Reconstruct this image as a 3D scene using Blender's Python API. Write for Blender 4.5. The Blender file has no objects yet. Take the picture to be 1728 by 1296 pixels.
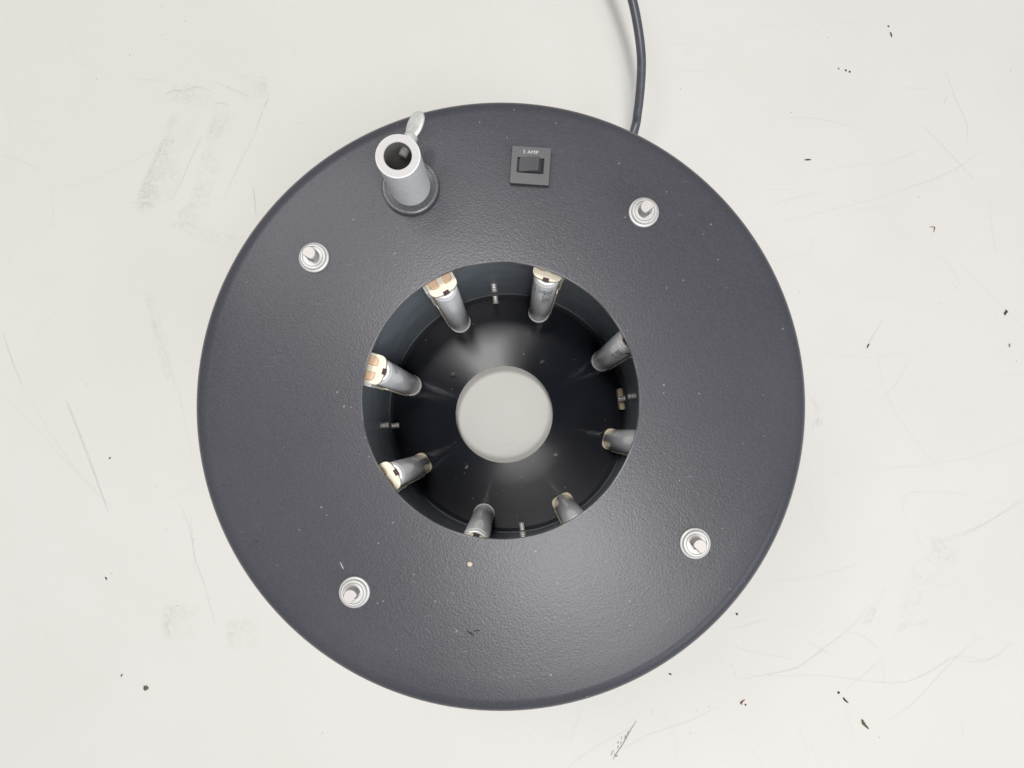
import bpy, bmesh, math, random
from mathutils import Vector, Matrix
PI = math.pi
R = math.radians
random.seed(7)
SC = bpy.context.scene
COL = SC.collection

# ------------------------------------------------------------------ camera, light, exposure
CAM_H = 0.610
F = 1298.0                       # focal length in photograph pixels (1728 wide)
TILT = math.atan(78 / F)
cd = bpy.data.cameras.new('camera')
cam = bpy.data.objects.new('camera', cd); COL.objects.link(cam)
cam.location = (0, 0, CAM_H); cam.rotation_euler = (TILT, 0, 0)
cd.sensor_width = 36; cd.lens = 36 * F / 1728
cd.clip_start = 0.01; cd.clip_end = 50
SC.camera = cam

w = bpy.data.worlds.new('World'); SC.world = w; w.use_nodes = True
bg = w.node_tree.nodes['Background']
bg.inputs[0].default_value = (0.97, 0.985, 1.0, 1); bg.inputs[1].default_value = 0.22

def lamp(name, loc, target, sx, sy, watts, col, rz=0):
    d = bpy.data.lights.new(name, 'AREA'); d.shape = 'RECTANGLE'; d.size = sx; d.size_y = sy
    d.energy = watts; d.color = col
    o = bpy.data.objects.new(name, d); COL.objects.link(o)
    o.location = loc
    q = (Vector(target) - Vector(loc)).to_track_quat('-Z', 'Y')
    o.rotation_euler = (q.to_matrix() @ Matrix.Rotation(rz, 3, 'Z')).to_euler()
    return o
lamp('ceiling_or_fill_lamp', (-0.100, 0.30, 2.3), (0, 0.05, 0), 0.18, 0.26, 18.0, (1.0, 0.985, 0.96))
lamp('ceiling_or_fill_lamp', (0.40, -0.78, 2.3), (0, 0, 0), 0.70, 0.80, 12.0, (1.0, 0.985, 0.965))
lamp('ceiling_or_fill_lamp', (0.14, -0.36, 2.3), (0, 0, 0), 0.40, 0.30, 17.0, (1.0, 0.985, 0.965))  # added fill, brightens the table seen through the centre hole
lamp('ceiling_or_fill_lamp', (-0.80, 0.85, 2.3), (0, 0, 0), 0.70, 0.90, 13.0, (1.0, 0.985, 0.965))  # added fill for the dim right and bottom canisters
lamp('window_light', (1.50, -1.30, 1.50), (0, 0, 0.1), 1.5, 1.1, 15.0, (0.84, 0.92, 1.0))

vs = SC.view_settings
vs.view_transform = 'Standard'; vs.look = 'None'; vs.gamma = 1.0; vs.exposure = 0.03
SC.render.engine = 'CYCLES'

# ------------------------------------------------------------------ helpers
ct, st = math.cos(TILT), math.sin(TILT)
def un(px, py, z=0.0):
    """photograph pixel -> point at height z"""
    d = Vector(((px - 864) / F, (648 - py) / F, -1.0))
    v = Vector((d.x, ct * d.y - st * d.z, st * d.y + ct * d.z))
    t = (z - CAM_H) / v.z
    return Vector((v.x * t, v.y * t, z))

def link(name, me, parent=None, mat=None, loc=(0, 0, 0), rot=(0, 0, 0), **props):
    o = bpy.data.objects.new(name, me); COL.objects.link(o)
    o.parent = parent; o.location = loc; o.rotation_euler = rot
    if mat is not None and me is not None and not me.materials: me.materials.append(mat)
    for k, v in props.items(): o[k] = v
    return o

def finish(bm, name, smooth=True, angle=35):
    bmesh.ops.recalc_face_normals(bm, faces=bm.faces)
    me = bpy.data.meshes.new(name); bm.to_mesh(me); bm.free()
    if smooth:
        for p in me.polygons: p.use_smooth = True
        me.set_sharp_from_angle(angle=R(angle))
    return me

def lathe(prof, seg=64, closed=False, name='lathe', angle=35):
    """prof: list of (r, z); r==0 closes on the axis"""
    bm = bmesh.new(); rings = []
    for r, z in prof:
        if r < 1e-9: rings.append([bm.verts.new((0, 0, z))])
        else: rings.append([bm.verts.new((r * math.cos(2*PI*i/seg), r * math.sin(2*PI*i/seg), z)) for i in range(seg)])
    n = len(rings)
    for k in range(n if closed else n - 1):
        a, b = rings[k], rings[(k + 1) % n]
        if len(a) == 1 and len(b) == 1: continue
        for i in range(seg):
            j = (i + 1) % seg
            if len(a) == 1: bm.faces.new((a[0], b[i], b[j]))
            elif len(b) == 1: bm.faces.new((a[i], a[j], b[0]))
            else: bm.faces.new((a[i], a[j], b[j], b[i]))
    return finish(bm, name, True, angle)

def fil(cx, cz, rad, a0, a1, n=6):
    return [(cx + rad * math.cos(R(a0 + (a1 - a0) * i / n)), cz + rad * math.sin(R(a0 + (a1 - a0) * i / n))) for i in range(n + 1)]

def plate2d(loops, z0, z1, name, bevel=0.0):
    """flat plate from closed 2D loops (later ones are holes), from height z0 to z1"""
    cu = bpy.data.curves.new(name, 'CURVE'); cu.dimensions = '2D'; cu.fill_mode = 'BOTH'
    cu.extrude = max((z1 - z0) / 2 - bevel, 1e-6); cu.bevel_depth = bevel; cu.bevel_resolution = 1
    if bevel: cu.offset = -bevel
    for lp in loops:
        sp = cu.splines.new('POLY'); sp.points.add(len(lp) - 1); sp.use_cyclic_u = True
        for i, (x, y) in enumerate(lp): sp.points[i].co = (x, y, 0, 1)
    o = bpy.data.objects.new('tmp', cu); COL.objects.link(o)
    dg = bpy.context.evaluated_depsgraph_get(); dg.update()
    me = bpy.data.meshes.new_from_object(o.evaluated_get(dg), depsgraph=dg)
    bpy.data.objects.remove(o); bpy.data.curves.remove(cu)
    me.name = name
    for v in me.vertices: v.co.z += (z0 + z1) / 2
    for p in me.polygons: p.use_smooth = True
    me.set_sharp_from_angle(angle=R(30))
    return me

def circ(cx, cy, r, n=48):
    return [(cx + r * math.cos(2*PI*i/n), cy + r * math.sin(2*PI*i/n)) for i in range(n)]

def rrect(x0, y0, x1, y1, rads, n=6):
    """rounded rectangle; rads for corners (x1,y1),(x0,y1),(x0,y0),(x1,y0)"""
    out = []
    for (cx, cy, a), r in zip(((x1, y1, 0), (x0, y1, 90), (x0, y0, 180), (x1, y0, 270)), rads):
        sx = -1 if cx == x1 else 1; sy = -1 if cy == y1 else 1
        if r < 1e-6: out.append((cx, cy)); continue
        for i in range(n + 1):
            t = R(a + 90 * i / n); out.append((cx + sx * r + r * math.cos(t), cy + sy * r + r * math.sin(t)))
    return out

def box(bm, lo, hi, M=None):
    vs_ = [bm.verts.new(Vector((x, y, z)) if M is None else M @ Vector((x, y, z))) for x in (lo[0], hi[0]) for y in (lo[1], hi[1]) for z in (lo[2], hi[2])]
    for f in ((0,1,3,2),(4,6,7,5),(0,4,5,1),(2,3,7,6),(0,2,6,4),(1,5,7,3)): bm.faces.new([vs_[i] for i in f])

def bevelled_box(lo, hi, b, name, seg=2):
    bm = bmesh.new(); box(bm, lo, hi)
    bmesh.ops.bevel(bm, geom=bm.edges[:], offset=b, segments=seg, profile=0.5, affect='EDGES')
    return finish(bm, name)

def catmull(pts, n=8):
    P = [Vector(p) for p in pts]; P = [P[0] * 2 - P[1]] + P + [P[-1] * 2 - P[-2]]
    out = []
    for i in range(1, len(P) - 2):
        a, b, c, d = P[i-1:i+3]
        for k in range(n):
            t = k / n
            out.append(0.5 * ((2*b) + (c-a)*t + (2*a-5*b+4*c-d)*t*t + (3*b-a-3*c+d)*t**3))
    out.append(P[-2]); return out

def tube(pts, rad, seg=16, name='tube'):
    bm = bmesh.new(); rings = []; up = Vector((0.3, 0.1, 1)).normalized()
    for i, p in enumerate(pts):
        t = (pts[min(i+1, len(pts)-1)] - pts[max(i-1, 0)]).normalized()
        u = t.cross(up).normalized(); v = u.cross(t)
        rr = rad(i / (len(pts)-1)) if callable(rad) else rad
        rings.append([bm.verts.new(p + rr * (math.cos(2*PI*k/seg) * u + math.sin(2*PI*k/seg) * v)) for k in range(seg)])
    for a, b in zip(rings, rings[1:]):
        for k in range(seg): bm.faces.new((a[k], a[(k+1) % seg], b[(k+1) % seg], b[k]))
    bm.faces.new(rings[0]); bm.faces.new(rings[-1])
    return finish(bm, name)

def text_mesh(s, size, name='print'):
    cu = bpy.data.curves.new(name, 'FONT'); cu.body = s; cu.size = size; cu.resolution_u = 2
    o = bpy.data.objects.new('tmp', cu); COL.objects.link(o)
    dg = bpy.context.evaluated_depsgraph_get(); dg.update()
    me = bpy.data.meshes.new_from_object(o.evaluated_get(dg), depsgraph=dg)
    bpy.data.objects.remove(o); bpy.data.curves.remove(cu)
    return me

# ------------------------------------------------------------------ materials
class NT:
    def __init__(s, name):
        s.m = bpy.data.materials.new(name); s.m.use_nodes = True; s.t = s.m.node_tree
        s.b = s.t.nodes['Principled BSDF']; s.out = s.t.nodes['Material Output']
    def n(s, kind, **kw):
        nd = s.t.nodes.new(kind)
        for k, v in kw.items():
            if k in nd.inputs: nd.inputs[k].default_value = v
            else: setattr(nd, k, v)
        return nd
    def l(s, a, b): s.t.links.new(a, b)
    def math(s, op, a, b=None, c=None):
        nd = s.n('ShaderNodeMath', operation=op)
        for i, v in enumerate((a, b, c)):
            if v is None: continue
            if isinstance(v, (int, float)): nd.inputs[i].default_value = v
            else: s.l(v, nd.inputs[i])
        return nd.outputs[0]
    def ramp(s, v, a, b, lo=0.0, hi=1.0):
        nd = s.n('ShaderNodeMapRange'); nd.inputs[1].default_value = a; nd.inputs[2].default_value = b
        nd.inputs[3].default_value = lo; nd.inputs[4].default_value = hi; s.l(v, nd.inputs[0]); return nd.outputs[0]
    def mix(s, f, a, b):
        nd = s.n('ShaderNodeMix', data_type='RGBA')
        for sock, v in ((nd.inputs[0], f), (nd.inputs[6], a), (nd.inputs[7], b)):
            if isinstance(v, (tuple, list)): sock.default_value = (*v, 1)
            elif isinstance(v, (int, float)): sock.default_value = v
            else: s.l(v, sock)
        return nd.outputs[2]
    def co(s): return s.n('ShaderNodeTexCoord').outputs['Object']
    def noise(s, vec, scale, detail=3, rough=0.5):
        nd = s.n('ShaderNodeTexNoise'); nd.inputs['Scale'].default_value = scale; nd.inputs['Detail'].default_value = detail
        nd.inputs['Roughness'].default_value = rough; s.l(vec, nd.inputs['Vector']); return nd.outputs[0]
    def voro(s, vec, scale):
        nd = s.n('ShaderNodeTexVoronoi'); nd.inputs['Scale'].default_value = scale; s.l(vec, nd.inputs['Vector']); return nd
    def bump(s, h, strength, dist):
        nd = s.n('ShaderNodeBump'); nd.inputs['Strength'].default_value = strength; nd.inputs['Distance'].default_value = dist
        s.l(h, nd.inputs['Height']); s.l(nd.outputs[0], s.b.inputs['Normal'])
    def specks(s, vec, scale, rmax, keep):
        """mask of small round specks: voronoi cells, only some kept, radius varies"""
        v = s.voro(vec, scale)
        sep = s.n('ShaderNodeSeparateColor'); s.l(v.outputs['Color'], sep.inputs[0])
        k = s.math('GREATER_THAN', sep.outputs[0], 1 - keep)
        rad = s.math('MULTIPLY', sep.outputs[1], rmax)
        return s.math('MULTIPLY', k, s.math('LESS_THAN', v.outputs['Distance'], rad))

def simple(name, col, rough=0.5, metal=0.0, spec=0.5, vary=0.06, scale=300, bump=0.0):
    t = NT(name); c = t.co()
    nz = t.noise(c, scale, 3)
    t.l(t.mix(t.ramp(nz, 0.3, 0.7), tuple(v * (1 - vary) for v in col), tuple(min(1, v * (1 + vary)) for v in col)), t.b.inputs['Base Color'])
    t.l(t.ramp(nz, 0.3, 0.7, rough - 0.04, rough + 0.04), t.b.inputs['Roughness'])
    t.b.inputs['Metallic'].default_value = metal; t.b.inputs['Specular IOR Level'].default_value = spec
    if bump: t.bump(nz, bump, 0.0002)
    return t.m

# textured black paint of the top plate
def paint_mat():
    t = NT('textured_black_paint'); c = t.co()
    big = t.noise(c, 14, 3)
    col = t.mix(t.ramp(big, 0.3, 0.7), (0.048, 0.048, 0.058), (0.059, 0.0585, 0.070))
    fine = t.noise(c, 900, 2)
    col = t.mix(t.ramp(fine, 0.35, 0.7, 0, 0.5), col, (0.075, 0.075, 0.088))
    # scattered pale dust, denser in patches
    sp = t.specks(c, 260, 0.16, 0.12)
    sp2 = t.specks(c, 130, 0.060, 0.25)
    dust = t.math('MAXIMUM', sp, sp2)
    sc = t.n('ShaderNodeMapping'); sc.inputs['Scale'].default_value = (60, 260, 1); sc.inputs['Rotation'].default_value = (0, 0, 0.7); t.l(c, sc.inputs[0])
    rub = t.math('MULTIPLY', t.ramp(t.noise(sc.outputs[0], 1, 4, 0.6), 0.64, 0.74), t.ramp(t.noise(c, 22, 2), 0.52, 0.66))
    col = t.mix(t.math('MULTIPLY', rub, 0.3), col, (0.2, 0.2, 0.215))
    col = t.mix(t.math('MULTIPLY', dust, 0.45), col, (0.33, 0.33, 0.34))
    pits = t.math('MULTIPLY', t.specks(c, 330, 0.30, 0.16), t.ramp(t.noise(c, 11, 2), 0.45, 0.62))
    col = t.mix(t.math('MULTIPLY', pits, 0.45), col, (0.022, 0.022, 0.028))
    # bare metal showing along the cut edge of the hole
    sep = t.n('ShaderNodeSeparateXYZ'); t.l(c, sep.inputs[0])
    rad = t.math('SQRT', t.math('ADD', t.math('MULTIPLY', sep.outputs[0], sep.outputs[0]), t.math('MULTIPLY', sep.outputs[1], sep.outputs[1])))
    edge = t.math('MULTIPLY', t.math('LESS_THAN', rad, 0.07565), t.ramp(t.noise(c, 40, 3), 0.40, 0.66))
    col = t.mix(t.math('MULTIPLY', edge, 0.7), col, (0.26, 0.26, 0.27))
    t.l(col, t.b.inputs['Base Color'])
    lump = t.noise(c, 950, 2, 0.45)
    lump2 = t.noise(c, 260, 2, 0.5)
    h = t.math('ADD', t.math('MULTIPLY', lump, 0.75), t.math('MULTIPLY', lump2, 0.25))
    t.bump(h, 0.19, 0.00045)
    t.b.inputs['Roughness'].default_value = 0.28
    t.b.inputs['Specular IOR Level'].default_value = 0.24
    return t.m

def satin_black(name, col, rough, bump=0.25, spec=0.5, aniso=0.0):
    t = NT(name); c = t.co(); t.b.inputs['Specular IOR Level'].default_value = spec
    n1 = t.noise(c, 60, 3)
    cc = t.mix(t.ramp(n1, 0.3, 0.7), tuple(v * 0.85 for v in col), tuple(v * 1.15 for v in col))
    dust = t.math('MAXIMUM', t.specks(c, 300, 0.17, 0.05), t.specks(c, 130, 0.07, 0.12))
    cc = t.mix(t.math('MULTIPLY', dust, 0.55), cc, (0.33, 0.33, 0.35))
    t.l(cc, t.b.inputs['Base Color'])
    t.b.inputs['Roughness'].default_value = rough
    t.bump(t.noise(c, 800, 2), bump, 0.0003)
    if aniso:
        tg = t.n('ShaderNodeTangent', direction_type='RADIAL', axis='Z'); t.l(tg.outputs[0], t.b.inputs['Tangent'])
        t.b.inputs['Anisotropic'].default_value = aniso; t.b.inputs['Anisotropic Rotation'].default_value = 0.25
    return t.m

def table_mat():
    t = NT('white_laminate'); c = t.co()
    n1 = t.noise(c, 9, 4, 0.55)
    col = t.mix(t.ramp(n1, 0.3, 0.72), (0.625, 0.607, 0.577), (0.648, 0.633, 0.603))
    n2 = t.noise(c, 330, 3)
    col = t.mix(t.ramp(n2, 0.4, 0.8, 0, 0.35), col, (0.608, 0.591, 0.563))
    sp = t.specks(c, 140, 0.07, 0.05)
    col = t.mix(t.math('MULTIPLY', sp, 0.35), col, (0.35, 0.33, 0.30))
    # hair scratches too fine to build, stretched noise in two directions
    for ang, sx, sy, th in ((0.5, 6, 420, 0.69), (-0.9, 5, 380, 0.70), (1.35, 6, 400, 0.70)):
        mp = t.n('ShaderNodeMapping'); mp.inputs['Scale'].default_value = (sx, sy, 1); mp.inputs['Rotation'].default_value = (0, 0, ang); t.l(c, mp.inputs[0])
        m = t.math('MULTIPLY', t.ramp(t.noise(mp.outputs[0], 1, 2), th, th + 0.03), t.ramp(t.noise(c, 17, 2), 0.5, 0.6))
        col = t.mix(t.math('MULTIPLY', m, 0.14), col, (0.45, 0.43, 0.41))
    t.l(col, t.b.inputs['Base Color'])
    t.b.inputs['Roughness'].default_value = 0.42; t.b.inputs['Specular IOR Level'].default_value = 0.3
    t.bump(t.noise(c, 420, 2), 0.22, 0.0003)
    return t.m

M_paint = paint_mat()
M_wall = satin_black('satin_black_wall_sheen', (0.17, 0.20, 0.235), 0.45)  # bluish sheen on the black wall is put into its base colour
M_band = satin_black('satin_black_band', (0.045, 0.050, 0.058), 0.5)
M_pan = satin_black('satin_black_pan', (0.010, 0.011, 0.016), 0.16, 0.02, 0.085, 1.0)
M_table = table_mat()
M_alu = simple('turned_aluminium', (0.50, 0.495, 0.485), 0.48, 0.3, vary=0.05, scale=900)
M_post = simple('brightened_post_metal', (0.90, 0.895, 0.90), 0.32, 0.0, vary=0.06, scale=500, bump=0.15)  # post side made paler in colour to make up for weak side light
M_postend = simple('dimmed_post_end', (0.50, 0.487, 0.478), 0.55, 0.0, spec=0.25, vary=0.03, scale=900)  # same post, top ring darkened in colour against the strong light from above
M_bore = simple('shaded_bore_metal', (0.22, 0.215, 0.21), 0.45, 0.0, vary=0.1, scale=500)  # shade inside the tube, put into the colour
M_stud = simple('threaded_stud_metal', (0.47, 0.44, 0.425), 0.5, 0.2, vary=0.06, scale=900)
M_zinc = simple('dull_zinc', (0.60, 0.62, 0.59), 0.38, 0.35, vary=0.08, scale=400, bump=0.2)
M_screw = simple('bright_screw_steel', (0.88, 0.86, 0.84), 0.25, 0.5, vary=0.1, scale=700)
M_rubber = simple('grey_black_washer', (0.095, 0.096, 0.106), 0.30, 0.0, vary=0.15, scale=900, bump=0.3)
M_switch = simple('black_switch_plastic', (0.074, 0.074, 0.080), 0.42, 0.0, vary=0.06, scale=900, bump=0.1)
M_rocker = simple('rocker_plastic', (0.078, 0.078, 0.083), 0.38, 0.0, vary=0.05, scale=900)
M_dark = simple('bezel_shadow_black', (0.012, 0.012, 0.016), 0.6, 0.0, vary=0.1)  # black tone standing for the shadow under the switch bezel
M_mark = simple('white_switch_print', (0.50, 0.50, 0.51), 0.5, 0.0, vary=0.05)
M_can = simple('silver_sleeve', (0.93, 0.93, 0.94), 0.11, 0.0, spec=0.18, vary=0.02, scale=600)
M_rim = simple('crimped_rim_metal', (0.80, 0.79, 0.77), 0.25, 0.1, vary=0.05, scale=600)
M_cream = simple('cream_plastic', (0.86, 0.77, 0.61), 0.42, 0.0, vary=0.04, scale=300)
M_base = simple('holder_base_plastic', (0.72, 0.60, 0.43), 0.45, 0.0, vary=0.06, scale=300)  # on the holder bases: cream plastic with its shade put into the colour
M_tan = simple('tan_pad', (0.80, 0.54, 0.355), 0.5, 0.0, vary=0.05, scale=300)
M_slot = simple('dark_red_slot', (0.035, 0.008, 0.006), 0.6, 0.0, vary=0.1)
M_ink = simple('black_ink', (0.06, 0.06, 0.065), 0.5, 0.0, vary=0.1)
M_inkgrey = simple('faded_ink', (0.24, 0.24, 0.245), 0.5, 0.0, vary=0.1)
M_cord = simple('black_cord_rubber', (0.072, 0.074, 0.088), 0.36, 0.0, vary=0.12, scale=200, bump=0.1)
M_scr1 = simple('scratch_faint', (0.587, 0.570, 0.543), 0.5, vary=0.06)
M_scr2 = simple('scratch_clear', (0.56, 0.545, 0.52), 0.5, vary=0.1)
M_scr3 = simple('scratch_dark', (0.27, 0.22, 0.19), 0.5, vary=0.15)
M_dirt = simple('dark_dirt', (0.030, 0.027, 0.022), 0.7, vary=0.3, scale=900)
M_olive = simple('olive_dirt', (0.10, 0.09, 0.045), 0.7, vary=0.4, scale=1500)
M_brown = simple('brown_dirt', (0.20, 0.085, 0.035), 0.7, vary=0.3, scale=900)
M_tanfleck = simple('tan_fleck', (0.60, 0.50, 0.39), 0.6, vary=0.1)
M_greydirt = simple('grey_dirt', (0.22, 0.21, 0.20), 0.7, vary=0.2)

# ------------------------------------------------------------------ table
bm = bmesh.new(); box(bm, (-1.1, -0.9, -0.03), (1.1, 0.9, 0.0))
table = link('table', finish(bm, 'table', False), None, M_table, kind='structure')

# ------------------------------------------------------------------ the ring-shaped device
PC = Vector((-0.0061, 0.0168)); ZP = 0.194          # plate centre, plate top
WC = Vector((-0.0025, 0.0134)); WR = 0.0885         # inner wall
RC = Vector((-0.0003, 0.0134)); RR = 0.0790         # ring of canisters
DC = Vector((-0.0059, 0.0122)); ZD = 0.025          # base disc
dev = link('ring_stand', None, None, None, (PC.x, PC.y, 0),
           label='round black metal ring stand with a large centre hole, standing on the white table', category='ring stand')
def rel(v, z=0.0): return (v.x - PC.x, v.y - PC.y, z)

prof = [(0.0750, ZP - 0.0018), (0.0750, ZP - 0.0003), (0.0753, ZP)] + [(0.09 + 0.0115 * i, ZP) for i in range(6)]
prof += fil(0.1674 - 0.0085, ZP - 0.0085, 0.0085, 90, 0, 10) + [(0.1674, ZP - 0.018), (0.1652, ZP - 0.018), (0.1652, ZP - 0.010), (0.160, ZP - 0.0018)]
link('top_plate', lathe(prof, 192, True, 'top_plate', 30), dev, M_paint)
link('outer_shell', lathe([(0.1645, ZP - 0.0125), (0.1645, 0.006), (0.1630, 0.006), (0.1630, ZP - 0.0125)], 128, True, 'outer_shell'), dev, M_paint)
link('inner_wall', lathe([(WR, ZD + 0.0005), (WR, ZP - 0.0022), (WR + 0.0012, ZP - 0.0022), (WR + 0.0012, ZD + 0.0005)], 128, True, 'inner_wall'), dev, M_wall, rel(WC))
lip = [(WR - 0.0016, ZD + 0.0003), (WR - 0.0016, ZD + 0.0185), (WR - 0.0013, ZD + 0.019), (WR - 0.0002, ZD + 0.019), (WR - 0.0002, ZD + 0.0003)]

def dloop(c, r, n=96): return circ(c.x - DC.x, c.y - DC.y, r, n)
holes = [circ(0, 0, 0.0369, 128)]
for a in (142.6, 52.9, -37.2, -127.0): holes.append(circ(0.0489 * math.cos(R(a)), 0.0489 * math.sin(R(a)), 0.0021, 20))
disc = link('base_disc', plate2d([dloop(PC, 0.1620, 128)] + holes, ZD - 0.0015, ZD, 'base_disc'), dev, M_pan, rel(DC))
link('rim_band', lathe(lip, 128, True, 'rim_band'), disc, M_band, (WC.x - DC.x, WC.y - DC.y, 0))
for a in (45, 135, 225, 315):
    link('rubber_foot', lathe([(0, 0), (0.010, 0), (0.011, 0.001), (0.012, ZD - 0.0018), (0, ZD - 0.0018)], 24), dev, M_rubber,
         (0.125 * math.cos(R(a)), 0.125 * math.sin(R(a)), 0))

# screws through the inner wall: two rows, pointing at the axis
def wall_screw():
    prof = [(0, 0.0056), (0.0014, 0.0056), (0.0021, 0.0051)]
    z = 0.0048
    while z > -0.001:
        prof += [(0.0023, z), (0.0015, z - 0.0008), (0.0023, z - 0.0016)]; z -= 0.0016
    return lathe(prof, 16, False, 'wall_screw', 60)
ws = wall_screw(); ws.materials.append(M_screw)
for k in range(4):
    a = R(6.7 + 90 * k)
    for zz, rr in ((0.080, WR), (0.041, WR - 0.0016)):
        p = WC + rr * Vector((math.cos(a), math.sin(a)))
        o = link('wall_screw', ws, dev, None, rel(p, zz), (0, 0, 0))
        o.rotation_euler = Vector((-math.cos(a), -math.sin(a), 0)).to_track_quat('Z', 'Y').to_euler()

bm = bmesh.new(); box(bm, (-0.0035, -0.0080, 0.0), (0.0, 0.0080, 0.010)); bmesh.ops.bevel(bm, geom=bm.edges[:], offset=0.0006, segments=2, affect='EDGES')
tab = finish(bm, 'fibre_tab'); tab.materials.append(M_base)
for a in (6.7,):
    p = WC + (WR - 0.0018) * Vector((math.cos(R(a)), math.sin(R(a))))
    link('fibre_tab', tab, dev, None, rel(p, ZD + 0.0004), (0, 0, R(a)))
# four mounting nuts with a D-shaped stud each
washer = lathe([(0, 0.0), (0.0083, 0.0), (0.0083, 0.0012), (0.0080, 0.0016), (0.0070, 0.0019), (0.0068, 0.0017), (0.0060, 0.0017), (0, 0.0017)], 64, False, 'washer')
def knurled(rad, h):
    bm = bmesh.new(); n = 96; rr = []
    for zz, q in ((0.0016, 0), (h - 0.0004, 0), (h, 0.0005)):
        rr.append([bm.verts.new(((rad - q + (0.00018 if i % 2 else 0)) * math.cos(2*PI*i/n), (rad - q + (0.00018 if i % 2 else 0)) * math.sin(2*PI*i/n), zz)) for i in range(n)])
    rr.append([bm.verts.new((0.0058 * math.cos(2*PI*i/n), 0.0058 * math.sin(2*PI*i/n), h)) for i in range(n)])
    rr.append([bm.verts.new((0.0056 * math.cos(2*PI*i/n), 0.0056 * math.sin(2*PI*i/n), h - 0.0009)) for i in range(n)])
    rr.append([bm.verts.new((0.0053 * math.cos(2*PI*i/n), 0.0053 * math.sin(2*PI*i/n), h - 0.0009)) for i in range(n)])
    rr.append([bm.verts.new((0.0051 * math.cos(2*PI*i/n), 0.0051 * math.sin(2*PI*i/n), h - 0.0001)) for i in range(n)])
    rr.append([bm.verts.new((0.0030 * math.cos(2*PI*i/n), 0.0030 * math.sin(2*PI*i/n), h - 0.0001)) for i in range(n)])
    for a, b in zip(rr, rr[1:]):
        for i in range(n): bm.faces.new((a[i], a[(i+1) % n], b[(i+1) % n], b[i]))
    return finish(bm, 'mounting_nut', True, 30)
nut_me = knurled(0.0069, 0.0036)
def stud_mesh():
    # D section, slight threads, chamfered end
    def sec(r, flat):
        n = 40; pts = []
        for i in range(n):
            a = 2*PI*i/n; x, y = r * math.cos(a), r * math.sin(a); pts.append((min(x, flat), y))
        return pts
    bm = bmesh.new(); rings = []; z = 0.0015; lv = []
    while z < 0.0112: lv += [(0.00365, z), (0.00342, z + 0.00035)]; z += 0.0007
    lv += [(0.00365, 0.0117), (0.0033, 0.0122)]
    for r, zz in lv: rings.append([bm.verts.new((x, y, zz)) for x, y in sec(r, 0.0022)])
    for a, b in zip(rings, rings[1:]):
        for i in range(40): bm.faces.new((a[i], a[(i+1) % 40], b[(i+1) % 40], b[i]))
    bm.faces.new(rings[-1])
    return finish(bm, 'stud', True, 40)
stud_me = stud_mesh()
washer.materials.append(M_alu); nut_me.materials.append(M_alu); stud_me.materials.append(M_stud)
for (x, y), fa in zip(((-0.1081, 0.0941), (0.0722, 0.1191), (-0.0838, -0.0860), (0.0978, -0.0603)), (-120, -52, -45, -135)):
    n_ = link('mounting_nut', nut_me, dev, None, (x - PC.x, y - PC.y, ZP), (0, 0, random.random()))
    link('washer', washer, n_, None)
    s_ = link('threaded_stud', stud_me, n_, None); s_.rotation_euler = (0, 0, R(fa) - n_.rotation_euler.z)

# clamp post with its thumb screw
PX = Vector((-0.0555, 0.1330)); PH = 0.050
PD = Vector((0.40, 0.916)).normalized()
po, pi_ = 0.0110, 0.00685
def post_body():
    prof = [(pi_, 0.002), (pi_, PH - 0.0004), (pi_ + 0.0004, PH - 0.0002)]
    out = [(po - 0.0005, PH - 0.0002), (po, PH - 0.0007), (po, 0.002)]
    return lathe(prof[:2] + [(pi_ + 0.0003, PH - 0.0001)] + [(po - 0.0005, PH - 0.0001)] + out[1:], 64, True, 'post_tube')
pm = post_body()
pm.materials.append(M_post); pm.materials.append(M_postend); pm.materials.append(M_bore)
for p in pm.polygons:
    if p.center.z > PH - 0.0003: p.material_index = 1
    elif math.hypot(p.center.x, p.center.y) < (po + pi_) / 2: p.material_index = 2
post = link('clamp_post', pm, dev, None, rel(PX, ZP))
link('post_flange', lathe([(0.0060, 0.0042), (0.0060, 0.0002), (0.0145, 0.0002), (0.0150, 0.0008), (0.0158, 0.0014), (0.0158, 0.0034), (0.0155, 0.0041), (0.0148, 0.0044), (0.0140, 0.0044), (0.0135, 0.0041), (0.0122, 0.0041), (0.0118, 0.0040), (0.0074, 0.0040)], 64), post, M_rubber)
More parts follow.
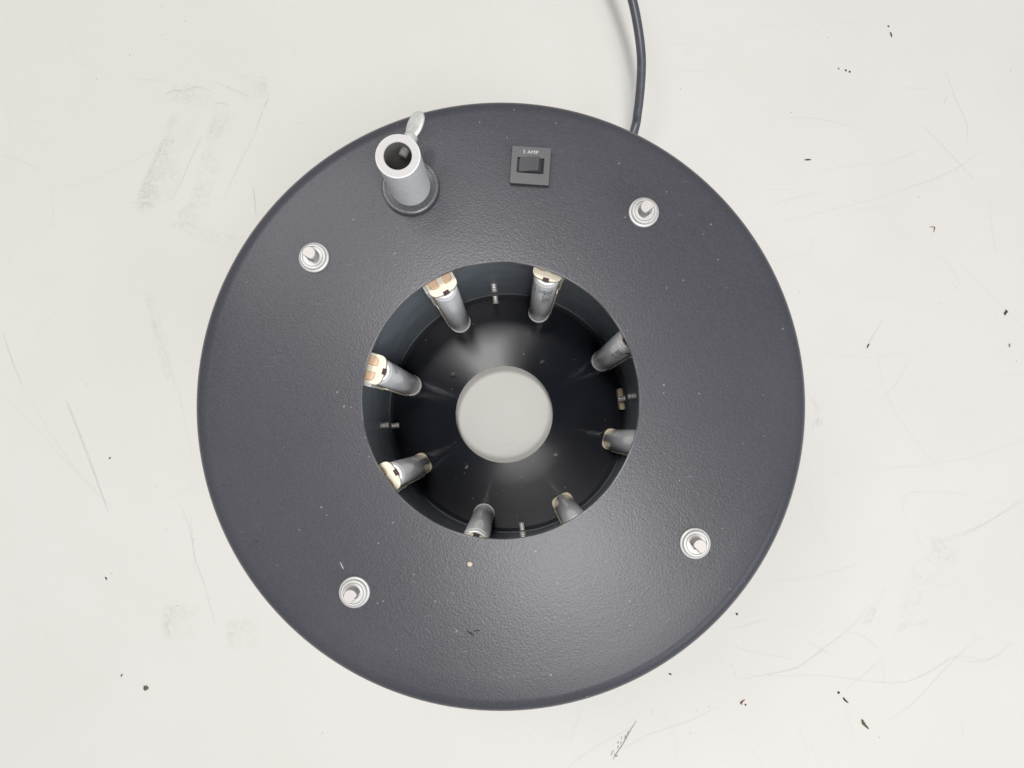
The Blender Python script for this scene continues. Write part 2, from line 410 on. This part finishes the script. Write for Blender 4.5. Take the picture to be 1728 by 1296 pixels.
# thumb screw: shaft through the tube wall and a flat spade head
def thumb():
    bm = bmesh.new()
    seg = 20; rings = []
    prof = [(0.0026, 0.0020), (0.0030, 0.0024)]
    x = 0.0030
    while x < 0.0090: prof += [(x, 0.0025), (x + 0.0005, 0.0021)]; x += 0.0010
    prof += [(0.0112, 0.0025), (0.0113, 0.0036), (0.0140, 0.0036), (0.0150, 0.0028)]
    for x, r in prof: rings.append([bm.verts.new((x, r * math.cos(2*PI*i/seg), r * math.sin(2*PI*i/seg))) for i in range(seg)])
    for a, b in zip(rings, rings[1:]):
        for i in range(seg): bm.faces.new((a[i], a[(i+1) % seg], b[(i+1) % seg], b[i]))
    bm.faces.new(rings[0]); bm.faces.new(rings[-1])
    # spade: ellipsoid-like paddle, flattened, tilted about the axis
    T = Matrix.Translation((0.0195, 0.0006, 0.0)) @ Matrix.Rotation(R(-24), 4, 'X') @ Matrix.Rotation(R(7), 4, 'Z')
    U, V = 28, 12; grid = []
    for j in range(V + 1):
        ph = PI * j / V - PI / 2; row = []
        for i in range(U):
            a = 2*PI*i/U
            cx, cy = math.cos(a), math.sin(a)
            ex = abs(math.cos(ph)) ** 0.55
            X = 0.0078 * ex * math.copysign(abs(cx) ** 0.85, cx); Y = 0.0047 * ex * math.copysign(abs(cy) ** 0.85, cy)
            Y *= 1.0 if X > 0 else 1.0 - 0.30 * (-X / 0.0078) ** 1.6
            Z = 0.0013 * math.copysign(abs(math.sin(ph)) ** 0.7, math.sin(ph)) * (1 - 0.25 * (1 - (X/0.0078)**2))
            row.append(bm.verts.new(T @ Vector((X, Y, Z))))
        grid.append(row)
    for a, b in zip(grid, grid[1:]):
        for i in range(U): bm.faces.new((a[i], a[(i+1) % U], b[(i+1) % U], b[i]))
    bmesh.ops.remove_doubles(bm, verts=bm.verts, dist=1e-6)
    return finish(bm, 'thumb_screw', True, 50)
th_me = thumb(); th_me.materials.append(M_zinc); th_me.materials.append(M_bore)
for p in th_me.polygons:
    if p.center.x < 0.0068: p.material_index = 1  # tip inside the tube takes the shaded tone
link('thumb_screw', th_me, post, None, (0, 0, 0.042), (0, 0, math.atan2(PD.y, PD.x)))

# rocker switch
sw_c = Vector((0.0101, 0.1443)); sw_a = R(-3.9)
BZ = 0.0042
bez = plate2d([rrect(-0.0108, -0.0105, 0.0108, 0.0105, (0.0005,)*4, 3), rrect(-0.0072, -0.0042, 0.0072, 0.0042, (0.0003,)*4, 2)], 0.0020, BZ, 'switch_bezel', 0.0003)
sw = link('power_switch', bez, dev, M_switch, rel(sw_c, ZP), (0, 0, sw_a))
bm = bmesh.new(); box(bm, (-0.0102, -0.0099, 0.0001), (0.0102, 0.0099, 0.0019)); link('switch_shadow_body', finish(bm, 'switch_shadow_body', False), sw, M_dark)  # inset body coloured black as the contact shadow below the bezel
bm = bmesh.new()   # rocker: prism with a ridge, left face tilted up towards the right, right face pushed down
sec = [(-0.0061, 0.0021), (-0.0061, 0.0044), (-0.0015, 0.0062), (0.0034, 0.0086), (0.0042, 0.0084), (0.0050, 0.0060), (0.0066, 0.0030), (0.0066, 0.0021)]
a_ = [bm.verts.new((x, -0.00385, z)) for x, z in sec]; b_ = [bm.verts.new((x, 0.00385, z)) for x, z in sec]
for i in range(len(sec)):
    j = (i + 1) % len(sec); bm.faces.new((a_[i], a_[j], b_[j], b_[i]))
bm.faces.new(a_); bm.faces.new(b_)
bmesh.ops.bevel(bm, geom=[e for e in bm.edges], offset=0.0002, segments=2, affect='EDGES')
link('rocker', finish(bm, 'rocker', True, 30), sw, M_rocker)
def flat(polys, z, name, h=0.00006):
    bm = bmesh.new()
    for p in polys:
        bm.faces.new([bm.verts.new((x, y, z)) for x, y in p])
    ret = bmesh.ops.extrude_face_region(bm, geom=bm.faces[:])
    bmesh.ops.translate(bm, verts=[v for v in ret['geom'] if isinstance(v, bmesh.types.BMVert)], vec=(0, 0, h))
    return finish(bm, name, False)
mk = text_mesh('5 AMP', 0.0028); xs = [v.co.x for v in mk.vertices]
for v in mk.vertices:
    v.co.x = (v.co.x - (min(xs) + max(xs)) / 2) * 1.12 - 0.0003; v.co.y += 0.0064; v.co.z = BZ + 0.00004
link('switch_marking', mk, sw, M_mark)

# power cord: leaves the shell low down and rises as it goes off the table edge
cp = [Vector((0.068, 0.160, 0.020)), Vector((0.078, 0.178, 0.022)), un(1069, 225, 0.026), un(1076, 190, 0.033), un(1080.5, 150, 0.042),
      un(1082.5, 112, 0.050), un(1081, 80, 0.056), un(1075.5, 40, 0.062), un(1067, 0, 0.066), un(1053, -45, 0.068), un(1030, -100, 0.066), un(1000, -160, 0.060), un(960, -230, 0.045), un(900, -300, 0.02), un(830, -360, 0.004), un(700, -430, 0.0036), un(500, -470, 0.0036)]
cp = [Vector((p.x - PC.x, p.y - PC.y, p.z)) for p in cp]
link('power_cord', tube(catmull(cp, 8), 0.0034, 20, 'power_cord'), dev, M_cord)

# ------------------------------------------------------------------ holders (part of the stand) and the eight canisters
CB, CT = 0.0312, 0.1755      # bottom and top of a canister
cap_me = None
def cap_outline():
    pts = []
    hw = 0.0086
    for i in range(17):                     # rounded inner end
        a = PI/2 + PI * i / 16
        pts.append((0.0002 + 0.0054 * math.copysign(abs(math.cos(a)) ** 0.72, math.cos(a)), hw * math.copysign(abs(math.sin(a)) ** 0.62, math.sin(a))))
    pts += [(0.0085, -hw), (0.0085, hw)]
    return pts
def pad_loop(sgn, g=0.0):
    l = rrect(-0.0004 + g, 0.0019 + g, 0.0070 - g, 0.0069 - g, (0.0005, 0.0028, 0.0004, 0.0005), 5)
    return l if sgn > 0 else [(x, -y) for x, y in reversed(l)]
cap_me = plate2d([cap_outline(), pad_loop(1), pad_loop(-1)], CT + 0.0006, CT + 0.0042, 'holder_cap', 0.0003); cap_me.materials.append(M_cream)
pads = []
for sgn in (1, -1):
    pads.append(plate2d([pad_loop(sgn, 0.00012)], CT + 0.0010, CT + 0.0037, 'contact_pad')); pads[-1].materials.append(M_tan)
bm = bmesh.new(); box(bm, (-0.0056, -0.0018, CT + 0.0012), (-0.0038, 0.0018, CT + 0.00428))
slot_me = finish(bm, 'slot', False); slot_me.materials.append(M_slot)
base_me = plate2d([rrect(-0.0073, -0.0081, 0.0075, 0.0081, (0.001, 0.0045, 0.0045, 0.001), 6)], ZD + 0.0004, CB - 0.0005, 'holder_base', 0.0004); base_me.materials.append(M_base)
round_me = lathe([(0, CB - 0.0005), (0.0076, CB - 0.0005), (0.0081, CB - 0.0010), (0.0081, ZD + 0.0010), (0.0078, ZD + 0.0004), (0, ZD + 0.0004)], 40, False, 'holder_base'); round_me.materials.append(M_rim)
def strip(sgn):
    bm = bmesh.new(); y0, y1 = sorted((sgn * 0.0081, sgn * 0.0090))
    box(bm, (0.0005, y0, CB), (0.0072, y1, 0.118))
    box(bm, (0.0030, y0, 0.1185), (0.0072, y1, CT))
    y2, y3 = sorted((sgn * 0.0090, sgn * 0.0098))
    box(bm, (0.0012, y2, 0.128), (0.0072, y3, 0.158))
    bmesh.ops.bevel(bm, geom=bm.edges[:], offset=0.0002, segments=1, affect='EDGES')
    me = finish(bm, 'side_strip'); me.materials.append(M_cream); return me
strips = {1: strip(1), -1: strip(-1)}
def clip_mesh(sgn):
    bm = bmesh.new(); y0, y1 = sorted((sgn * 0.0084, sgn * 0.0103))
    box(bm, (0.0010, y0, 0.1590), (0.0068, y1, CT - 0.002)); bmesh.ops.bevel(bm, geom=bm.edges[:], offset=0.0004, segments=2, affect='EDGES')
    me = finish(bm, 'spring_clip'); me.materials.append(M_rim); return me
clips = {1: clip_mesh(1), -1: clip_mesh(-1)}

cr = 0.0077
can_prof = [(0, CB), (cr - 0.0012, CB), (cr - 0.0004, CB + 0.0004), (cr - 0.0002, CB + 0.0011), (cr - 0.0008, CB + 0.0016), (cr - 0.0008, CB + 0.0024),
            (cr - 0.0002, CB + 0.0028), (cr, CB + 0.0036), (cr, 0.09), (cr, CT - 0.0068), (cr - 0.0003, CT - 0.0060), (cr - 0.0010, CT - 0.0055)]
body_me = lathe(can_prof, 48, False, 'sleeve', 50); body_me.materials.append(M_can); body_me.materials.append(M_rim)
for p in body_me.polygons:
    if p.center.z < CB + 0.0027: p.material_index = 1
rim_prof = [(cr - 0.0011, CT - 0.0056), (cr - 0.0014, CT - 0.0042), (cr - 0.0011, CT - 0.0028), (cr - 0.0003, CT - 0.0022), (cr - 0.0002, CT - 0.0010),
            (cr - 0.0006, CT - 0.0002), (cr - 0.0016, CT), (cr - 0.0024, CT - 0.0003), (cr - 0.0027, CT - 0.0012), (cr - 0.0029, CT - 0.0014)]
rim_me = lathe(rim_prof, 48, False, 'crimped_rim', 60); rim_me.materials.append(M_rim)
insert_me = lathe([(cr - 0.0029, CT - 0.0013), (0, CT - 0.0013)], 32, False, 'end_insert'); insert_me.materials.append(M_rim)

def wrap(me, phi, ztop, mat, radial=0.00003):
    """bend flat text round the canister: text runs downwards from ztop, centred on angle phi"""
    ys = [v.co.y for v in me.vertices]; ym = (min(ys) + max(ys)) / 2
    bm = bmesh.new(); bm.from_mesh(me); y = min(ys)
    while y < max(ys):
        bmesh.ops.bisect_plane(bm, geom=bm.verts[:] + bm.edges[:] + bm.faces[:], plane_co=(0, y, 0), plane_no=(0, 1, 0)); y += 0.0006
    bm.to_mesh(me); bm.free()
    # split long edges so the print follows the curve
    for v in me.vertices:
        a = phi + (v.co.y - ym) / cr
        z = ztop - v.co.x
        v.co = ((cr + radial) * math.cos(a), (cr + radial) * math.sin(a), z)
    me.materials.append(mat); return me
def bars(phi, zc, mat, w_, h_):
    """small printed emblem (solid lozenge)"""
    bm = bmesh.new(); n = 6; top = []; bot = []
    for i in range(n + 1):
        a = phi + (i / n - 0.5) * w_ / cr
        top.append(bm.verts.new(((cr + 0.00003) * math.cos(a), (cr + 0.00003) * math.sin(a), zc + h_/2 - 0.0008 * i / n)))
        bot.append(bm.verts.new(((cr + 0.00003) * math.cos(a), (cr + 0.00003) * math.sin(a), zc - h_/2 + 0.0008 * (1 - i / n))))
    for i in range(n): bm.faces.new((top[i], top[i+1], bot[i+1], bot[i]))
    me = finish(bm, 'emblem', False); me.materials.append(mat); return me

# angle index, side of strip, label
SPEC = [
 (3, 1,  'plain silver canister with wide white sheen, clamp post side of the hole'),
 (2, -1, 'silver canister with columns of black print, in the hole below the rocker switch'),
 (1, -1, 'silver canister with black emblem and short print, upper right of the hole'),
 (0, -1, 'plain grey silver canister at right in the hole, below the paired wall screws'),
 (7, -1, 'plain silver canister cut off by the plate at lower right of the hole'),
 (6, -1, 'plain silver canister at the bottom of the hole, cream cap just showing'),
 (5, 1,  'plain silver canister showing both tan cap pads, lower left of the hole'),
 (4, 1,  'silver canister with faint print and long white sheen, left side of the hole'),
]
for k, sgn, lab in SPEC:
    ang = R(45 * k - 15.2)
    c = RC + RR * Vector((math.cos(ang), math.sin(ang)))
    h = link('canister_holder', round_me if k in (1, 2, 3, 4, 6) else base_me, dev, None, rel(c, 0), (0, 0, ang))
    link('holder_cap', cap_me, h, None); link('contact_pad', pads[0], h, None); link('contact_pad', pads[1], h, None)
    link('slot', slot_me, h, None)
    if k != 6: link('side_strip', strips[sgn], h, None); link('spring_clip', clips[sgn], h, None)
    t = link('canister', None, None, None, (c.x, c.y, CB), (0, 0, ang), label=lab, category='canister', group='silver canisters standing around the hole')
    def part(name, me): return link(name, me, t, None, (0, 0, -CB))
    sl = part('sleeve', body_me); part('crimped_rim', rim_me); part('end_insert', insert_me)
    if k == 2:
        part('print', wrap(text_mesh('200 L 3300 1', 0.0085), PI + 0.42, CT - 0.016, M_ink))
        part('print', wrap(text_mesh('INT', 0.0080), PI - 0.10, CT - 0.016, M_inkgrey))
        part('print', wrap(text_mesh('INT 251', 0.0080), PI - 1.0, CT - 0.014, M_ink))
    if k == 1:
        part('print', wrap(text_mesh('3000 1 33', 0.0080), PI + 0.55, CT - 0.016, M_ink))
        part('emblem', bars(PI + 1.05, CT - 0.016, M_ink, 0.0036, 0.0072))
    if k == 4:
        part('print', wrap(text_mesh('INT', 0.0080), PI + 0.52, CT - 0.016, M_inkgrey))
        part('print', wrap(text_mesh('INT 251', 0.0080), PI + 1.05, CT - 0.016, M_ink))

# ------------------------------------------------------------------ marks on the table
def ribbons(lines, z, name):
    bm = bmesh.new()
    for li, (pts, wd) in enumerate(lines):
        zl = z + li * 1.5e-6      # every scratch on its own level: crossing ones never share a plane
        P = catmull(pts, 6) if len(pts) > 2 else [Vector(p) for p in pts]
        P = [un(p[0], p[1], zl) for p in P]; n = len(P); prev = None
        for i, p in enumerate(P):
            t = (P[min(i+1, n-1)] - P[max(i-1, 0)]).normalized(); u = Vector((-t.y, t.x, 0))
            q = wd * 0.00045 * (0.35 + 0.65 * math.sin(PI * (i + 0.4) / (n - 0.2))) / 2
            cur = (bm.verts.new(p + u * q), bm.verts.new(p - u * q))
            if prev: bm.faces.new((prev[0], prev[1], cur[1], cur[0]))
            prev = cur
    me = finish(bm, name, False); return me
def A(ox, oy, s, *pts): return [(ox + x / s, oy + y / s, 0) for x, y in pts]
a1 = lambda *p: A(0, 0, 2, *p); a2 = lambda *p: A(0, 648, 2, *p); a3 = lambda *p: A(1296, 300, 2.593, *p)
a4 = lambda *p: A(1296, 800, 2.613, *p); a5 = lambda *p: A(960, 1000, 3.927, *p); a6 = lambda *p: A(1300, 0, 4.04, *p)
a7 = lambda *p: A(200, 100, 4.32, *p); a8 = lambda *p: A(750, 550, 5.186, *p)
faint = [
 (a1((230,115),(245,170),(285,225),(365,252)), 1.0), (a1((160,590),(175,670),(177,740),(120,815)), 0.9),
 (a1((165,618),(230,630),(370,580),(530,505)), 0.9), (a1((105,1160),(140,1105),(190,1055)), 1.0), (a1((15,350),(40,430),(60,470)), 0.8),
 (a2((70,0),(150,130),(250,280),(400,440)), 1.1), (a2((20,45),(150,180),(260,300),(345,390)), 1.0), (a2((640,430),(650,520),(657,640)), 1.0),
 (a2((560,395),(620,360),(670,322)), 0.8), (a2((230,168),(330,180)), 0.8), (a2((140,810),(170,880)), 0.7), (a2((590,0),(610,60),(650,250)), 1.4),
 (a1((490,990),(530,1120),(560,1200),(590,1296)), 1.6),
 (a3((0,125),(110,90),(240,60)), 1.0), (a3((60,195),(200,160),(420,105),(600,50),(760,0)), 1.0), (a3((290,165),(420,140),(600,112)), 0.8),
 (a3((20,365),(120,340),(190,315),(195,260)), 0.9), (a3((400,515),(560,525)), 0.8), (a3((485,755),(500,880),(560,1030),(680,1190),(750,1290)), 1.0),
 (a3((500,970),(570,890),(630,775)), 1.2), (a3((400,940),(500,908)), 1.0), (a3((190,760),(430,785),(600,765)), 0.8), (a3((440,1275),(700,1255),(940,1210),(1120,1140)), 1.0),
 (a3((745,335),(800,390),(845,470)), 0.8), (a3((830,370),(900,430),(960,500),(1100,630)), 0.8), (a3((970,100),(985,260),(1005,330)), 0.7),
 (a4((605,105),(615,85),(680,80),(900,85)), 1.4), (a4((720,300),(900,245),(1020,180),(1125,105)), 1.1), (a4((760,305),(905,250),(1125,120)), 1.0),
 (a4((640,235),(665,290),(690,335)), 1.4), (a4((690,365),(710,380),(730,395)), 1.4), (a4((600,110),(600,170),(640,235)), 0.8),
 (a4((165,95),(210,190),(265,315)), 1.0), (a4((0,470),(150,460),(310,425),(410,385)), 0.9), (a4((340,690),(420,715),(490,770)), 1.3),
 (a4((0,885),(130,855),(230,780),(330,705),(400,640),(440,580)), 1.2), (a4((0,890),(250,890),(500,920),(630,910),(750,850),(830,805),(980,815),(1080,740)), 1.3),
 (a4((345,950),(420,890),(500,815)), 1.0), (a4((505,920),(512,880),(505,820)), 1.0), (a4((845,825),(960,825),(1000,800)), 1.0),
 (a4((190,1200),(220,1280)), 1.0), (a4((345,1030),(365,1120),(388,1180)), 0.9), (a4((850,1075),(863,1150)), 1.0), (a4((600,650),(640,665),(705,650)), 1.2),
 (a4((175,735),(230,770),(275,795)), 1.0), (a4((530,1090),(640,1010),(800,840),(930,715)), 0.7),
 (a5((0,1150),(170,1030),(420,890)), 0.9), (a5((360,1030),(560,930),(800,850),(980,760)), 0.8), (a5((560,660),(640,800),(700,950),(715,1100)), 0.8),
 (a5((1030,335),(1200,390),(1500,445)), 1.0), (a5((1120,580),(1300,545),(1500,500),(1600,440),(1690,380)), 1.1), (a5((1190,1000),(1240,1070),(1290,1160)), 1.2),
 (a5((1530,890),(1560,990),(1600,1100)), 1.2), (a5((0,1010),(40,900),(80,770)), 0.8), (a5((1060,250),(1180,215),(1330,170)), 0.7),
 (a6((140,800),(360,815),(640,890)), 0.9), (a6((750,1128),(880,1080),(1025,1015)), 1.1), (a6((915,1285),(1160,1200),(1300,1130),(1420,1035)), 1.2),
 (a6((300,1170),(580,1125),(760,1105)), 0.7), (a6((1030,850),(1200,1020),(1390,1220)), 0.8), (a6((1190,470),(1260,660),(1340,850),(1340,980)), 0.8), (a6((1185,700),(1212,650)), 1.3),
 (a7((90,135),(170,145),(330,158)), 1.0), (a7((440,940),(520,740),(610,560)), 1.8), (a7((760,1030),(880,760),(960,600),(1005,505)), 1.1),
 (a7((170,950),(290,690),(390,470)), 1.0), (a7((980,920),(990,1050),(1003,1170)), 1.2), (a7((390,1030),(420,960),(440,890)), 1.2), (a7((710,590),(800,400)), 1.0),
 (a8((330,1060),(600,1030),(840,1025)), 1.2), (a8((455,920),(560,985),(620,1025),(690,1145)), 1.0), (a8((250,650),(400,745)), 0.9), (a8((750,740),(930,725)), 1.0), (a8((720,800),(735,640)), 0.7),
]
clear = [
 (a1((0,520),(70,543),(145,578)), 1.2), (a1((8,1120),(40,1215),(72,1296)), 1.0), (a2((222,60),(270,180),(365,435)), 1.1), (a2((228,60),(290,220),(355,400)), 0.8),
 (a2((607,405),(640,490),(660,595),(690,680),(725,810)), 0.9), (a7((700,163),(790,200),(960,275)), 1.3), (a7((1090,280),(1075,320),(1058,360)), 2.0), (a7((1048,375),(1025,440),(1005,505)), 1.5),
 (a7((335,260),(400,225),(470,232)), 1.8), (a7((430,1130),(470,1175),(545,1218)), 1.8), (a7((95,1035),(115,1055)), 2.0), (a7((700,318),(760,320),(810,340)), 1.6), (a7((480,235),(520,212),(580,200),(660,225),(690,250)), 1.2),
 (a3((435,745),(455,700),(500,625)), 0.9), (a3((195,1090),(225,1050)), 1.2), (a3((218,1085),(222,1055)), 1.0), (a3((232,1082),(240,1060)), 1.0), (a3((195,965),(222,1020)), 0.9),
 (a4((190,745),(240,778),(275,793)), 1.1), (a4((390,700),(450,735),(490,772)), 1.2), (a5((555,770),(550,810)), 1.2), (a5((1075,465),(1080,495)), 1.4), (a5((1100,540),(1108,565)), 1.2),
 (A(400,160,5.4,(520,253),(600,258)), 1.0), (A(400,160,5.4,(150,850),(165,1000),(172,1130)), 1.0), (a2((552,830),(560,810),(575,860)), 1.4),
]
dark = [
 (a5((448,850),(410,910),(360,1000),(310,1075),(292,1110)), 1.6), (a5((385,950),(368,970)), 1.8), (a5((395,920),(380,965)), 1.6), (a5((330,985),(322,1000)), 2.0), (a5((345,970),(352,955)), 1.4),
 (a5((330,1015),(322,1030)), 1.8), (a5((295,1045),(278,1080)), 1.4), (a5((302,1068),(312,1085),(322,1078)), 2.2), (a5((375,945),(372,960)), 1.4), (a5((340,1005),(350,985)), 1.3),
]
for lines, z, mat in ((faint, 0.00008, M_scr1), (clear, 0.00026, M_scr2), (dark, 0.00034, M_scr3)):
    link('scratch_marks', ribbons(lines, z, 'scratch_marks'), table, mat, kind='stuff')

# rubbed smudges: thin films with an uneven edge
def smudge_mat(name, col, amt, dot):
    t = NT(name)
    uv = t.n('ShaderNodeTexCoord').outputs['UV']; ob = t.co()
    sep = t.n('ShaderNodeSeparateXYZ'); t.l(uv, sep.inputs[0])
    fx = t.math('MULTIPLY', t.math('MULTIPLY', sep.outputs[0], t.math('SUBTRACT', 1.0, sep.outputs[0])), 4.0)
    fy = t.math('MULTIPLY', t.math('MULTIPLY', sep.outputs[1], t.math('SUBTRACT', 1.0, sep.outputs[1])), 4.0)
    edge = t.math('MULTIPLY', t.ramp(fx, 0.0, 0.55), t.ramp(fy, 0.0, 0.35))
    nz = t.math('MULTIPLY', t.ramp(t.noise(ob, 55, 3), 0.32, 0.68), t.ramp(t.noise(ob, dot, 3, 0.7), 0.38, 0.62))
    side = t.ramp(sep.outputs[0], 0.0, 1.0, 1.0, 0.35)
    al = t.math('MULTIPLY', t.math('MULTIPLY', t.math('MULTIPLY', edge, nz), side), amt)
    t.l(al, t.b.inputs['Alpha']); t.b.inputs['Base Color'].default_value = (*col, 1); t.b.inputs['Roughness'].default_value = 0.6
    return t.m
M_smA = smudge_mat('grey_smudge', (0.42, 0.40, 0.38), 0.14, 300)
M_smB = smudge_mat('dotted_smudge', (0.30, 0.28, 0.26), 0.17, 600)
M_smD = smudge_mat('faint_smudge', (0.46, 0.44, 0.42), 0.06, 250)
M_smC = smudge_mat('tan_smudge', (0.45, 0.38, 0.32), 0.15, 300)
def smudge(quad, mat, z):
    bm = bmesh.new(); vs_ = [bm.verts.new(un(x, y, z)) for x, y in quad]
    f = bm.faces.new(vs_); uvl = bm.loops.layers.uv.new('UVMap')
    for lp, uv in zip(f.loops, ((0, 0), (1, 0), (1, 1), (0, 1))): lp[uvl].uv = uv
    me = bpy.data.meshes.new('smudge_mark'); bm.to_mesh(me); bm.free()
    if me.polygons[0].normal.z < 0: me.flip_normals()
    link('smudge_mark', me, table, mat)
zz = 0.0004
for q, m in (
    (((222,365),(290,365),(345,185),(285,185)), M_smA),        # long band, left
    (((218,355),(262,372),(300,230),(276,220)), M_smB),
    (((272,170),(370,190),(365,140),(282,142)), M_smA),        # its top
    (((305,385),(345,390),(405,185),(362,170)), M_smA),        # second band
    (((296,358),(330,385),(345,350),(318,340)), M_smB),
    (((455,165),(405,175),(400,122),(452,128)), M_smB),        # spotted patch
    (((270,375),(400,440),(415,400),(300,370)), M_smA),
    (((276,1080),(340,1075),(345,1018),(272,1020)), M_smC),    # lower left pair
    (((376,1100),(440,1095),(440,1040),(378,1045)), M_smC),
    (((274,1080),(300,1078),(298,1022),(272,1024)), M_smB),
    (((1500,1090),(1590,1000),(1625,930),(1530,940)), M_smD),
    (((1450,1060),(1480,1000),(1500,985),(1470,1055)), M_smB),
    (((240,490),(262,490),(300,650),(280,650)), M_smA),
    (((1375,720),(1390,720),(1390,675),(1368,675)), M_smA),
    (((1505,1070),(1565,1062),(1575,1045),(1510,1052)), M_smA),
    (((1565,945),(1622,950),(1620,905),(1570,903)), M_smA),
):
    smudge(q, m, zz); zz += 0.00002

# ------------------------------------------------------------------ specks of dirt
def crumb_mesh(r, seed):
    rnd = random.Random(seed); bm = bmesh.new(); bmesh.ops.create_icosphere(bm, subdivisions=2, radius=r)
    for v in bm.verts: v.co *= 0.7 + 0.5 * rnd.random()
    for v in bm.verts: v.co.z = v.co.z * 0.5 + r * 0.42
    return finish(bm, 'crumb', True, 60)
def sliver_mesh(pts, wd, z, seed):
    """a curved sliver: tapered, ridged, follows the pixel polyline; returns mesh about its own centre"""
    P = [un(x, y, z) for x, y, _ in catmull([(x, y, 0) for x, y in pts], 5)]
    c = sum(P, Vector()) / len(P); c.z = z
    bm = bmesh.new(); prev = None; n = len(P); rnd = random.Random(seed)
    for i, p in enumerate(P):
        t = (P[min(i+1, n-1)] - P[max(i-1, 0)]).normalized(); u = Vector((-t.y, t.x, 0))
        q = wd * 0.00045 * (0.25 + 0.75 * math.sin(PI * (i + 0.3) / (n - 0.4))) * (0.8 + 0.4 * rnd.random()) / 2
        o = p - c
        cur = [bm.verts.new(o + u * q), bm.verts.new(o + u * q * 0.3 + Vector((0, 0, q * 1.1))), bm.verts.new(o - u * q * 0.5 + Vector((0, 0, q))), bm.verts.new(o - u * q)]
        if prev:
            for k in range(4): bm.faces.new((prev[k], prev[(k+1) % 4], cur[(k+1) % 4], cur[k]))
        else: bm.faces.new(cur)
        prev = cur
    bm.faces.new(prev)
    return c, finish(bm, 'sliver', True, 50)
GRP = 'specks of dirt on the white table'
def sliver(pts, wd, mat, label, cat='sliver', z=0.0005, name='dirt_sliver', group=GRP):
    c, me = sliver_mesh(pts, wd, z, len(label))
    link(name, me, None, mat, c, label=label, category=cat, group=group)
def crumb(px, py, r, mat, label, z=0.0, name='dirt_crumb', group=GRP, cat='crumb'):
    link(name, crumb_mesh(r * 0.00045, int(px)), None, mat, un(px, py, z), label=label, category=cat, group=group)
sliver(((1569,383),(1577,383.5),(1576,392)), 1.8, M_brown, 'brown hook-shaped sliver alone on the white table, right of the ring stand')
sliver(((1697,523),(1699,526),(1695.5,529),(1697.5,532)), 4.0, M_dirt, 'black wriggly speck near the right edge of the table, larger of two')
sliver(((1705,580),(1703.5,583),(1705,586)), 2.6, M_greydirt, 'small grey speck near the right edge of the table, below a black one')
sliver(((1463.5,588),(1465,583),(1467.5,580)), 2.2, M_dirt, 'thin dark tick at the lower end of a scratch, right of the ring stand')
crumb(1415, 1168.5, 2.2, M_dirt, 'tiny round black crumb beside the short curved sliver, lower right of table')
sliver(((1423,1177),(1426,1181.5),(1431.5,1186)), 3.4, M_dirt, 'short curved black sliver beside a round crumb, lower right of table')
sliver(((1455,1214),(1457.5,1221),(1466,1230)), 5.0, M_olive, 'longest curved dark sliver on the table, lower right corner')
crumb(246.5, 1160.5, 4.2, M_olive, 'olive brown crumb on the table, lower left, biggest on that side')
sliver(((203.5,1142),(205,1140),(206,1137)), 2.0, M_dirt, 'thin slanting dark fleck just left of the olive brown crumb')
sliver(((177,974),(179,976),(179.5,979)), 2.4, M_dirt, 'small black fleck on bare table left of the ring stand, midway down')
sliver(((183.5,774.5),(185.5,773),(185,771)), 2.2, M_dirt, 'small hooked black fleck by the long scratches, left of the ring stand')
crumb(1499, 44.5, 1.8, M_dirt, 'grey-black crumb at the upper end of the paired specks, top right of table')
sliver(((1502.5,54),(1504,58),(1505,63)), 2.4, M_dirt, 'upright dark fleck at the lower end of the paired specks, top right')
crumb(1415, 116, 1.6, M_greydirt, 'faint leftmost dot in the slanting row of dots, top right of table')
crumb(1427.3, 119, 1.9, M_dirt, 'dark middle dot in the slanting row of dots, top right of table')
crumb(1433.6, 121.5, 1.9, M_dirt, 'dark rightmost dot in the slanting row of dots, top right of table')
sliver(((1357.5,270),(1363,269.3),(1369,269.5)), 2.6, M_dirt, 'short level black dash on the table, upper right of the ring stand')
sliver(((1257,1180.5),(1251,1186),(1252.5,1189)), 3.2, M_brown, 'brown crescent-shaped bit of dirt below the ring stand at lower right')
crumb(1258, 1189.3, 1.6, M_dirt, 'tiny dark crumb touching the brown crescent-shaped bit of dirt')
crumb(1243.5, 1036, 2.2, M_dirt, 'single black crumb close to the lower right rim of the ring stand')
sliver(((1128.5,1136.5),(1131.5,1138),(1133,1137)), 2.6, M_dirt, 'small black comma-shaped speck just below the ring stand rim')
GP = 'flecks lying on the black top plate'
crumb(793, 951.5, 3.2, M_tanfleck, 'tan flake lying on the black plate below the centre hole', ZP, 'paint_flake', GP, 'flake')
sliver(((788,1065),(795,1069),(800,1073)), 1.6, M_dirt, 'straight black fibre on the lower part of the black plate', 'fibre', ZP + 0.0003, 'fibre', GP)
sliver(((801,1066),(804,1064.5),(810,1064)), 1.2, M_dirt, 'short curved black fibre beside the straight one on the black plate', 'fibre', ZP + 0.0003, 'fibre', GP)
sliver(((574,948),(577,955),(580,960)), 1.4, M_mark, 'pale curved fibre above the lower left mounting nut', 'fibre', ZP + 0.0003, 'fibre', GP)
# the countless tiny grains between them
bm = bmesh.new(); rnd = random.Random(3)
for i in range(170):
    px, py = rnd.uniform(5, 1723), rnd.uniform(5, 1290)
    if math.hypot(px - 845, py - 690) < 540: continue
    p = un(px, py, 0.0001); r = 0.00045 * (0.35 + 0.65 * rnd.random() ** 3)
    bmesh.ops.create_icosphere(bm, subdivisions=1, radius=r, matrix=Matrix.Translation(p))
dust = link('dust_grains', finish(bm, 'dust_grains'), None, M_greydirt, kind='stuff', label='fine grey dust grains scattered over the white table')
